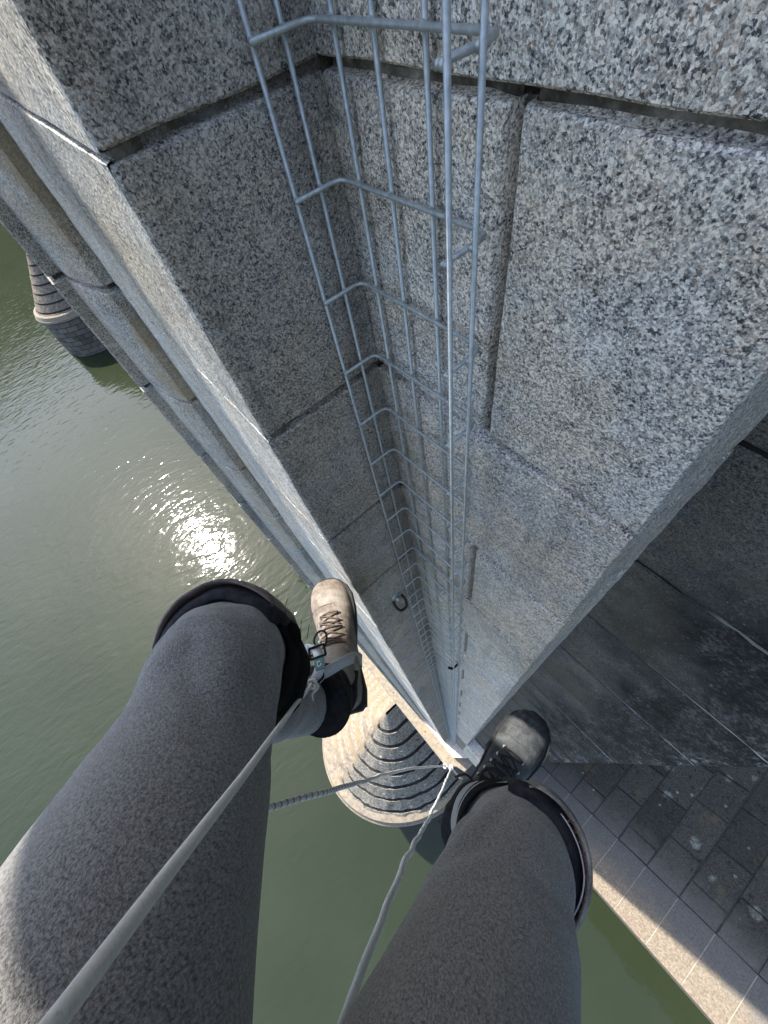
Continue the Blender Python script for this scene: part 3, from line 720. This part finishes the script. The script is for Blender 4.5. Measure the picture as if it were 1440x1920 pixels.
# trousers
def folds(seed, kneeT, shin):
    def f(t, an, q):
        d = noise.noise(q*7+Vector((seed, 0, 0)))*.0045
        kn = math.exp(-((t-kneeT)/.10)**2)
        d += kn*abs(noise.noise(Vector((q.x*14, q.y*14, q.z*34+seed))))*.012
        if t > kneeT+.08: d += noise.noise(Vector((q.x*9, q.y*9, q.z*26+seed)))*shin
        return d
    return f
tr = MB()
limb(tr, [(HL+(HL-KL)*.08, .118), (HL, .115), (HL.lerp(KL, .25), .104), (HL.lerp(KL, .5)+Vector((0, 0, .004)), .089), (HL.lerp(KL, .78)+Vector((-.004, 0, -.002)), .073), (KL+Vector((0, 0, .010)), .0665), (KL+Vector((0, -.014, -.075)), .062), (Vector((-.242, -.166, -.66)), .056), (Vector((-.236, -.156, -.75)), .049), (Vector((-.236, -.146, -.80)), .046)], 96, folds(1.3, .52, .012))
limb(tr, [(HR+(HR-KR)*.08, .104), (HR, .102), (HR.lerp(KR, .25), .096), (HR.lerp(KR, .5), .084), (HR.lerp(KR, .78), .068), (KR+Vector((0, 0, .012)), .053), (KR+Vector((0, 0, -.07)), .054), (KR.lerp(AR, .45), .057), (KR.lerp(AR, .62), .053), (AR+Vector((0, 0, .115)), .051)], 96, folds(7.7, .52, .010))
limb(tr, [(PEL+Vector((0, .02, -.10)), .11), (PEL, .142), (PEL.lerp(CH, .25), .138)], 40)
tro = tr.build('trousers', ['trousers'], person); remesh(tro, .0032, 3)

# knee pads: foam bowl, plastic cap, elastic bands
def make_pad(K, dirv, rl, tilt, label, dz=0, plen=-.14, cang=80, capm='cap', capt=.0055, eo=.003, fex=12):
    d = Vector(dirv).normalized(); up = Vector((0, 0, 1)); s_ = d.cross(up).normalized()
    root = empty('knee_pad', K, label, 'knee pad'); root.parent = person; root.matrix_parent_inverse = person.matrix_world.inverted()
    for kk in ('category',): del root[kk]
    def shell(name, r0, th, ang, z0, z1, mat, bulge, wave=0):
        vs = []; fs = []; na, nz = 40, 12
        for lay in (0, 1):
            for j in range(nz+1):
                t = j/nz; zz = z0+(z1-z0)*t
                for i in range(na+1):
                    a = math.radians(-ang+2*ang*i/na); u = i/na*2-1
                    rr = r0+(th if lay else 0)+bulge*(1-u*u)*math.sin(PI*min(1, t*1.0+.12))
                    if lay: rr -= th*.85*max(0, abs(u)-.86)/.14+th*.5*(max(0, abs(2*t-1)-.85)/.15)
                    z_ = zz+(1-u*u)*tilt*(1 if t < .5 else -.4)*.0+wave*(1-u*u)*(1-t)
                    p = K+d*(math.cos(a)*rr)+s_*(math.sin(a)*rr)+up*(z_+dz)
                    p += Vector((noise.noise(p*40), noise.noise(p*40+Vector((9, 0, 0))), 0))*.0014+d*noise.noise(p*17)*.004+up*noise.noise(p*22)*.004
                    vs.append(p)
        w_ = na+1; L = (nz+1)*w_
        for j in range(nz):
            for i in range(na):
                a = j*w_+i; fs.append((a, a+w_, a+w_+1, a+1)); b = L+a; fs.append((b, b+1, b+w_+1, b+w_))
        for i in range(na): fs.append((i, i+1, L+i+1, L+i)); a = nz*w_+i; fs.append((a+1, a, L+a, L+a+1))
        for j in range(nz): a = j*w_; fs.append((a+w_, a, L+a, L+a+w_)); a = j*w_+na; fs.append((a, a+w_, L+a+w_, L+a))
        return link(name, vs, fs, [mat], root, True)
    shell('foam', rl-.006, .021, cang+fex, .028, plen, 'foam', .004, .006)
    shell('cap', rl+.0150, capt, cang, .022, plen+.012, capm, .007, .014)
    for zb in ((-.030, -.072) if plen > -.1 else (-.030, -.072, -.110, -.148)):
        mb = MB(); pts = []
        rr = rl+eo
        for i in range(33):
            a = math.radians(70+220*i/32)
            pts.append(K+d*(math.cos(a)*rr)+s_*(math.sin(a)*rr)+up*(zb+dz+.004*math.sin(i)))
        # flat band
        vs = []; fs = []
        for i, q in enumerate(pts):
            o_ = (q-K-up*(q.z-K.z)).normalized()
            for (e, hz) in ((0, .020), (.003, .020), (.003, -.020), (0, -.020)): vs.append(q+o_*e+up*hz)
        for i in range(len(pts)-1):
            for k in range(4): k2 = (k+1) % 4; fs.append((i*4+k, i*4+k2, (i+1)*4+k2, (i+1)*4+k))
        mb.add(vs, fs); mb.build('elastic_band', ['strap_black'], root)
    return root, d, s_, up
padL, dL, sL, upv = make_pad(KL+Vector((-.004, .002, .0)), (-.93, .30, 0), .0665, 0, 'left knee pad with a brown scuffed rim and loose black strap', plen=-.085, cang=66, capt=.007)
padR, dR, sR, _ = make_pad(KR+Vector((.002, .0, .0)), (.80, .60, 0), .0530, 0, 'right knee pad with a dusty grey cap and a stitched side tag', capm='cap_grey', capt=.007, eo=.0075, fex=28)
# stitched tag on the right pad
mb = MB(); r_ = .0765
def onpad(K, d, s_, a, r, z): a = math.radians(a); return K+d*(math.cos(a)*r)+s_*(math.sin(a)*r)+Vector((0, 0, z))
KP = KR+Vector((.002, 0, 0))
mb = MB(); mb.tube([onpad(KP, dR, sR, an, .0645, .0405-.00016*abs(an)) for an in range(-48, 41, 4)]+[onpad(KP, dR, sR, 42, .0695, .0365)], .0008, 6); mb.build('tag_border', ['silver'], padR)
mb = MB()
for q, an in enumerate(range(-40, 36, 8)):
    c_ = onpad(KP, dR, sR, an, .0672, .0392-.00016*abs(an))
    t_ = (onpad(KP, dR, sR, an+3, .0672, .039)-c_).normalized()*.0022; n_ = Vector((c_.x-KP.x, c_.y-KP.y, 0)).normalized()*.0020
    if q % 2: mb.tube([c_+t_*math.cos(k*.785)+n_*math.sin(k*.785) for k in range(9)], .0004, 5)
    else: mb.tube([c_-t_, c_+t_], .0004, 5); mb.tube([c_-n_, c_+n_], .0004, 5)
mb.build('tag_lettering', ['red'], padR)
# loose hook-and-loop end and black bulk of the left pad's band
mb = MB()
A_ = KL+Vector((.012, .056, -.045))
mb.tube([A_+Vector((.03, -.03, -.03)), A_, A_+Vector((.004, .012, .002)), A_+Vector((-.006, .022, .006)), A_+Vector((-.017, .021, .006)), A_+Vector((-.022, .013, .002))], [.016, .011, .009, .008, .006, .002], 10, flat=.4, subdiv=6)
for q in range(26):
    rr = random.Random(q); a = A_+Vector((rr.uniform(-.06, .01), rr.uniform(-.01, .03), rr.uniform(-.01, .02)))
    mb.tube([a, a+Vector((rr.uniform(-.012, .008), rr.uniform(.004, .016), rr.uniform(-.004, .012)))], .0004, 4)
mb.build('strap_end', ['strap_black'], padL)

# boots
def make_boot(name, heel, toe, sole_z, ankle, label, leather_mat, lace_mat, foot_parent, pitch=0.0, L=.312):
    """heel/toe plan directions; local frame: x right, y forward, z up, origin under the heel"""
    f_ = Vector((toe[0]-heel[0], toe[1]-heel[1], 0)).normalized(); rgt = Vector((f_.y, -f_.x, 0))
    o3 = Vector((heel[0], heel[1], sole_z))
    def W(x, y, z):
        # pitch the toe down
        yy = y*math.cos(pitch)+z*math.sin(pitch)*0; zz = z-y*math.sin(pitch)
        return o3+rgt*x+f_*yy+Vector((0, 0, zz))
    root = empty(name, W(0, .15, 0), label, 'boot'); del root['category']; root.parent = foot_parent; root.matrix_parent_inverse = foot_parent.matrix_world.inverted()
    st = [(.0, .014, .030), (.012, .030, .058), (.04, .037, .085), (.08, .038, .100), (.12, .038, .096), (.155, .041, .084), (.19, .046, .070), (.22, .0495, .062), (.25, .0495, .058), (.275, .045, .054), (.292, .037, .047), (.303, .026, .038), (.309, .012, .026)]
    up_ = MB(); n = 28; vs = []; fs = []
    for (y, hw, top) in st:
        y *= L/.312
        for k in range(n):
            a = 2*PI*k/n; cx = math.cos(a); sz = math.sin(a)
            x = hw*math.copysign(abs(cx)**.85, cx)
            z = (top-.022)*(max(0, sz)**.9)+.022 if sz > 0 else .022-.010*abs(sz)
            vs.append((x+ .004*math.sin(y*12), y, z))
    for i in range(len(st)-1):
        for k in range(n): k2 = (k+1) % n; fs.append((i*n+k, i*n+k2, (i+1)*n+k2, (i+1)*n+k))
    fs.append(tuple(reversed(range(n)))); fs.append(tuple((len(st)-1)*n+k for k in range(n)))
    up_.add([W(*v) for v in vs], fs)
    # toe cap bulge + heel counter
    boot = up_
    shaft = [(W(0, .085, .055), .046), (W(0, .078, .095), .047), (ankle+Vector((0, 0, -.01)), .047), (ankle+Vector((0, 0, .055)), .051)]
    limb(boot, shaft, 30, lambda t, an, q: noise.noise(q*30)*.003)
    b = boot.build('upper', [leather_mat], root); remesh(b, .0026, 4)
    # collar and tongue (dark lining)
    mb = MB(); c0 = ankle+Vector((0, 0, .03))
    limb(mb, [(W(0, .080, .090), .050), (ankle+Vector((0, 0, -.005)), .0515), (c0+Vector((0, 0, .03)), .0545), (c0+Vector((0, 0, .045))-f_*.022, .0530), (c0+Vector((0, 0, .058))-f_*.026, .051)], 32, lambda t, an, q: noise.noise(Vector((q.x*20, q.y*20, q.z*60)))*.005)
    cb = mb.build('collar', ['lining'], root); remesh(cb, .003, 3)
    # sole with lugs
    mb = MB(); so_ = []
    prof = [(0, .022), (.01, .034), (.04, .040), (.09, .037), (.14, .037), (.19, .048), (.23, .053), (.26, .052), (.285, .044), (.302, .030), (.313, .012)]
    left = [(-w, y*L/.312) for y, w in prof]; right = [(w+.003, y*L/.312) for y, w in prof]
    pl = right+left[::-1]; npl = len(pl)
    vs = [W(x, y-.003, .030) for x, y in pl]+[W(x*1.03, y*1.01-.004, .020) for x, y in pl]+[W(x, y-.003, .0) for x, y in pl]
    fs = [tuple(range(npl)), tuple(reversed(range(2*npl, 3*npl)))]
    for r in range(2):
        for i in range(npl): j = (i+1) % npl; fs.append((r*npl+i, (r+1)*npl+i, (r+1)*npl+j, r*npl+j))
    mb.add(vs, fs)
    for (y, wd) in prof[1:-3]:
        for s2 in (-1, 1):
            x = s2*(wd-.0025); c = W(x, y*L/.312, .009)
            rot = Matrix((rgt, f_, Vector((0, 0, 1)))).transposed()
            mb.box(c, (.010, .014, .018), rot)
    mb.build('sole', ['rubber'], root, False)
    def top(y, x):          # upper surface height in local frame
        ys = [q[0]*L/.312 for q in st]
        for i in range(len(ys)-1):
            if ys[i] <= y <= ys[i+1]:
                t = (y-ys[i])/(ys[i+1]-ys[i]); hw = st[i][1]*(1-t)+st[i+1][1]*t; tp = st[i][2]*(1-t)+st[i+1][2]*t
                u = min(.98, abs(x)/hw); return (tp-.022)*(math.sqrt(1-u*u)**.9)+.022
        return .08
    # throat panel and eyestays
    mb = MB(); vs = []; fs = []
    ty = [.205, .185, .165, .145, .125, .108]
    for i, y in enumerate(ty):
        for k in range(7):
            x = (-1+2*k/6)*(.016+.002*i); vs.append(W(x, y, top(y, x)+.0030))
    for i in range(len(ty)-1):
        for k in range(6): a = i*7+k; fs.append((a, a+1, a+8, a+7))
    mb.add(vs, fs); mb.build('tongue', [leather_mat], root)
    mb = MB()
    rows = [.205, .185, .166, .147, .128, .110]
    for i, y in enumerate(rows):
        for s2 in (-1, 1):
            x = s2*(.022+.0022*i); ey = MB(); ey.tube([W(x, y, top(y, x)+.000), W(x*1.02, y, top(y, x)+.004)], .0036, 8); ey.build('eyelet', ['zinc'], root)
        # double crossing runs
        for e in (-1, 1):
            y2 = y-.012 if i % 2 else y+.003*e
            xs = [(-1+2*k/8)*(.022+.0022*i) for k in range(9)]
            jitter = random.Random(i*5+e).uniform(-.003, .003)
            mb.tube([W(x, y+(y2-y)*(k/8 if e > 0 else 1-k/8)+jitter+.003*math.sin(k/8*PI)*e, top(y, x)+.0050+.001*e) for k, x in enumerate(xs)], .0019, 7)
        if i < len(rows)-1:
            for s2 in (-1, 1):
                x0 = s2*(.022+.0022*i); x1 = -s2*(.022+.0022*(i+1))
                mb.tube([W(x0+(x1-x0)*k/6, y+(rows[i+1]-y)*k/6, top(y+(rows[i+1]-y)*k/6, x0+(x1-x0)*k/6)+.0055) for k in range(7)], .0018, 6)
    # bow loops
    bx = W(-.018, .105, .112)
    mb.tube([bx, bx+f_*.03-rgt*.012+Vector((0, 0, .008)), bx+f_*.050-rgt*.0+Vector((0, 0, .004)), bx+f_*.045+rgt*.014+Vector((0, 0, .002)), bx+f_*.02+rgt*.010+Vector((0, 0, .004)), bx-f_*.01-rgt*.02+Vector((0, 0, .0))], .0024, 8, mi=1, subdiv=6)
    mb.tube([bx, bx-rgt*.03+f_*.005+Vector((0, 0, .003)), bx-rgt*.045-f_*.015], .0022, 8, mi=1, subdiv=5)
    mb.build('laces', [lace_mat, 'lace_black'], root)
    # stitched seams as thin raised welts around the toe cap and quarters
    mb = MB()
    mb.tube([W(x, .232-.30*x*x*10, top(.232, x)+.0006) for x in [(-1+2*k/14)*.045 for k in range(15)]], .0009, 5)
    mb.build('seam', [leather_mat], root)
    return root, W
bl, WLf = make_boot('boot', (-.205, -.106), (-.515, .052), -.975, AL, 'left boot of dusty tan leather with brown laces', 'leather_tan', 'lace_brown', person, 0.0)
br_, WRf = make_boot('boot', (.092, -.105), (.062, .205), -1.10, AR, 'right boot of dark worn grey leather with rounded toe', 'leather_dark', 'lace_black', person, 0.0)

# foot strap + cord of the left boot
def ribbon(mb, pts, wv, width, th=.0012, mi=0, subdiv=6):
    P = [Vector(p) for p in pts]; P, _ = smooth_path(P, [1]*len(P), subdiv)
    vs = []; fs = []; wv = Vector(wv).normalized(); m_ = len(P)
    for i, p in enumerate(P):
        t = (P[min(i+1, m_-1)]-P[max(i-1, 0)]).normalized(); w_ = (wv-t*wv.dot(t)).normalized(); nn = t.cross(w_)
        for (a, b) in ((-1, -1), (1, -1), (1, 1), (-1, 1)): vs.append(p+w_*a*width/2+nn*b*th/2)
    for i in range(m_-1):
        for k in range(4): k2 = (k+1) % 4; fs.append((i*4+k, i*4+k2, (i+1)*4+k2, (i+1)*4+k))
    fs.append((3, 2, 1, 0)); fs.append(tuple((m_-1)*4+k for k in range(4))); mb.add(vs, fs, mi)
cord_a = Vector((-.3104, -.1275, -.9587))
fl = empty('foot_loop', (-.286, -.12, -.888), 'pale webbing foot loop with black buckle round the left boot', 'foot loop')
mb = MB()
def nearer(L, k, n): return [Vector(p)*(k if i < n else 1) for i, p in enumerate(L)]
STRAP = [(-.2648, -.1124, -.8208), (-.2640, -.0939, -.8219), (-.2626, -.0644, -.8380), (-.2660, -.0388, -.8689), (-.2700, -.0230, -.9127), (-.268, -.0235, -.955), (-.285, -.045, -1.0)]
TAPE = [(-.2642, -.1049, -.8131), (-.2672, -.0910, -.8016), (-.2751, -.0802, -.7942), (-.2967, -.0723, -.7977), (-.3205, -.0733, -.8142), (-.3400, -.0892, -.8598), (-.346, -.110, -.925)]
AC = Vector((-.24, -.092, -.872))
def ra(a, r, dz=0): return AC+Vector((r*math.cos(math.radians(a)), r*math.sin(math.radians(a)), dz))
ribbon(mb, nearer(STRAP, .925, 4), (.55, -.55, -.62), .022)
mb.build('strap', ['webbing'], fl)
mb = MB()
ribbon(mb, nearer(TAPE, .925, 5), (.72, .66, -.2), .017)
mb.build('tape', ['white'], fl)
mb = MB(); e1 = Vector((-.2735, -.0820, -.7925))*.923; e2 = Vector((-.2960, -.0725, -.7955))*.923
rot = Matrix(((-.86, .45, .25), (.40, .88, -.1), (0, 0, 1))).to_3x3()
ax = (e2-e1).normalized(); bx_ = Vector((.45, .89, 0)); bx_ = (bx_-ax*bx_.dot(ax)).normalized(); rotb = Matrix((bx_, ax, bx_.cross(ax))).transposed()
for oy in (-.010, .010): mb.box(e2+ax*oy, (.030, .004, .004), rotb, bev=.001)
for ox in (-.014, .014): mb.box(e2+bx_*ox, (.004, .022, .004), rotb, bev=.001)
mb.build('buckle', ['lining'], fl, False)
mb = MB(); mb.box(e1, (.017, .020, .003), rotb); mb.build('printed_patch', ['teal'], fl, False)
mb = MB()
for (ox, oy, a_, b_) in ((-.003, 0, .0012, .009), (0, .004, .006, .0012), (0, -.004, .006, .0012), (.003, -.002, .0012, .004)): mb.box(e1+bx_*ox+ax*oy+rotb @ Vector((0, 0, .002)), (a_, b_, .0008), rotb)
mb.build('print', ['white'], fl, False)
mb = MB(); q0 = Vector((-.2640, -.1150, -.8300))*.925; q1 = Vector((-.2650, -.0935, -.8230))*.925
dq = (q1-q0).normalized(); sq = dq.cross(Vector((0, 0, 1))).normalized()
lp = [q0+sq*.007, q0+dq*.012+sq*.008, q1+sq*.008, q1+dq*.006, q1-sq*.008, q0+dq*.012-sq*.008, q0-sq*.007, q0-dq*.005, q0+sq*.007]
mb.tube([p+Vector((0, 0, .010)) for p in lp], .0024, 8, subdiv=4); mb.build('link', ['lining'], fl)

# cord from the foot loop up past the thigh
cd = MB(); A0 = Vector((-.2640, -.1150, -.8200))*.905; A1 = Vector((-.0199, -.1017, -.1175)); A2 = A0+(A1-A0)*1.28
P = [A0.lerp(A2, i/30) for i in range(31)]
for i, p in enumerate(P): p += Vector((noise.noise(p*6), noise.noise(p*6+Vector((4, 0, 0))), 0))*.0022
cd.tube(P, .0027, 12); 
o = cd.build('cord', ['rope']); tag(o, 'taut pale thin cord running from the left boot loop up across the left thigh', 'cord')
kn = MB()
for a in range(3):
    c = A0+(A1-A0).normalized()*(.006+.007*a); t = (A1-A0).normalized(); u = t.orthogonal().normalized(); v = t.cross(u)
    kn.tube([c+(u*math.cos(2*PI*k/10)+v*math.sin(2*PI*k/10))*.0065+t*.0007*k for k in range(11)], .0030, 8)
kn.tube([A0, A0+Vector((.015, .006, .012)), A0+Vector((.020, -.008, .02)), A0+Vector((.026, -.015, .012))], .0028, 8, subdiv=4)
kn.build('knot', ['rope'], o)
def hang(name, pts, r, label, mat, wig=1.0, ns=3):
    P = [Vector(p) for p in pts]; P, _ = smooth_path(P, [r]*len(P), 10)
    for p in P: p += Vector((noise.noise(Vector((p.z*9, ns, 0))), noise.noise(Vector((p.z*9, ns+5, 0))), 0))*.006*wig
    mb = MB(); mb.tube(P, r, 14)
    o = mb.build(name, [mat]); tag(o, label, 'rope', 'pale ropes hanging from the climber')
    k = MB(); c = P[-1]
    for a in range(4): k.tube([c+Vector((math.cos(2*PI*q/10)*.009, math.sin(2*PI*q/10)*.009, -.006*a)) for q in range(11)], .0055, 8)
    k.build('stopper_knot', [mat], o)
hang('rope', [(-.1650, -.260, -.40), (-.1295, -.2278, -.4866), (-.1137, -.2101, -.5493), (-.1085, -.2011, -.6439), (-.0992, -.1848, -.7623), (-.0986, -.1791, -.9142), (-.1000, -.1783, -1.1134), (-.0979, -.1672, -1.4060), (-.0770, -.1327, -1.8791), (-.0133, -.0606, -2.7189)], .0043, 'flecked white rope coming out behind the left knee and crossing the round pier', 'rope_fleck', .6, 3)
hang('rope', [(.082, -.235, -.42), (.0741, -.2119, -.5011), (.0709, -.2041, -.5325), (.0632, -.1876, -.5824), (.0578, -.1781, -.6475), (.0506, -.1655, -.7342), (.0476, -.1529, -.8467), (.0452, -.1482, -1.0090), (.0470, -.1411, -1.2201), (.0424, -.1217, -1.5301), (.0338, -.0921, -2.0471), (.0147, -.0433, -2.7296)], .0044, 'wavy white rope hanging between the two legs over the green water', 'rope', 1.0, 8)

# added unseen bag shape that keeps the sun off the right leg and boot
bag = empty('shade_blocker', (-.785, -.215, -.22), 'added dark bag shape hanging out of view left of the climber to shade the legs', 'shade blocker')
mb = MB(); mb.tube([(-.785, -.215, -.19), (-.785, -.215, -.17), (-.785, -.215, .25), (-.785, -.215, .56), (-.785, -.215, .60)], [.135, .152, .155, .150, .10], 32); mb.build('blocker_body', ['jacket'], bag)
mb = MB(); ribbon(mb, [(-.925, -.215, .5), (-.855, -.215, .74), (-.785, -.215, .80), (-.695, -.215, .74), (-.625, -.215, .5)], (0, 1, 0), .03); mb.build('blocker_strap', ['webbing'], bag)
mb = MB(); mb.tube([(-.785, -.215, .80), (-.785, -.215, 2.0), (-.775, -.105, 6.2)], .005, 8); mb.build('blocker_rope', ['rope'], bag)
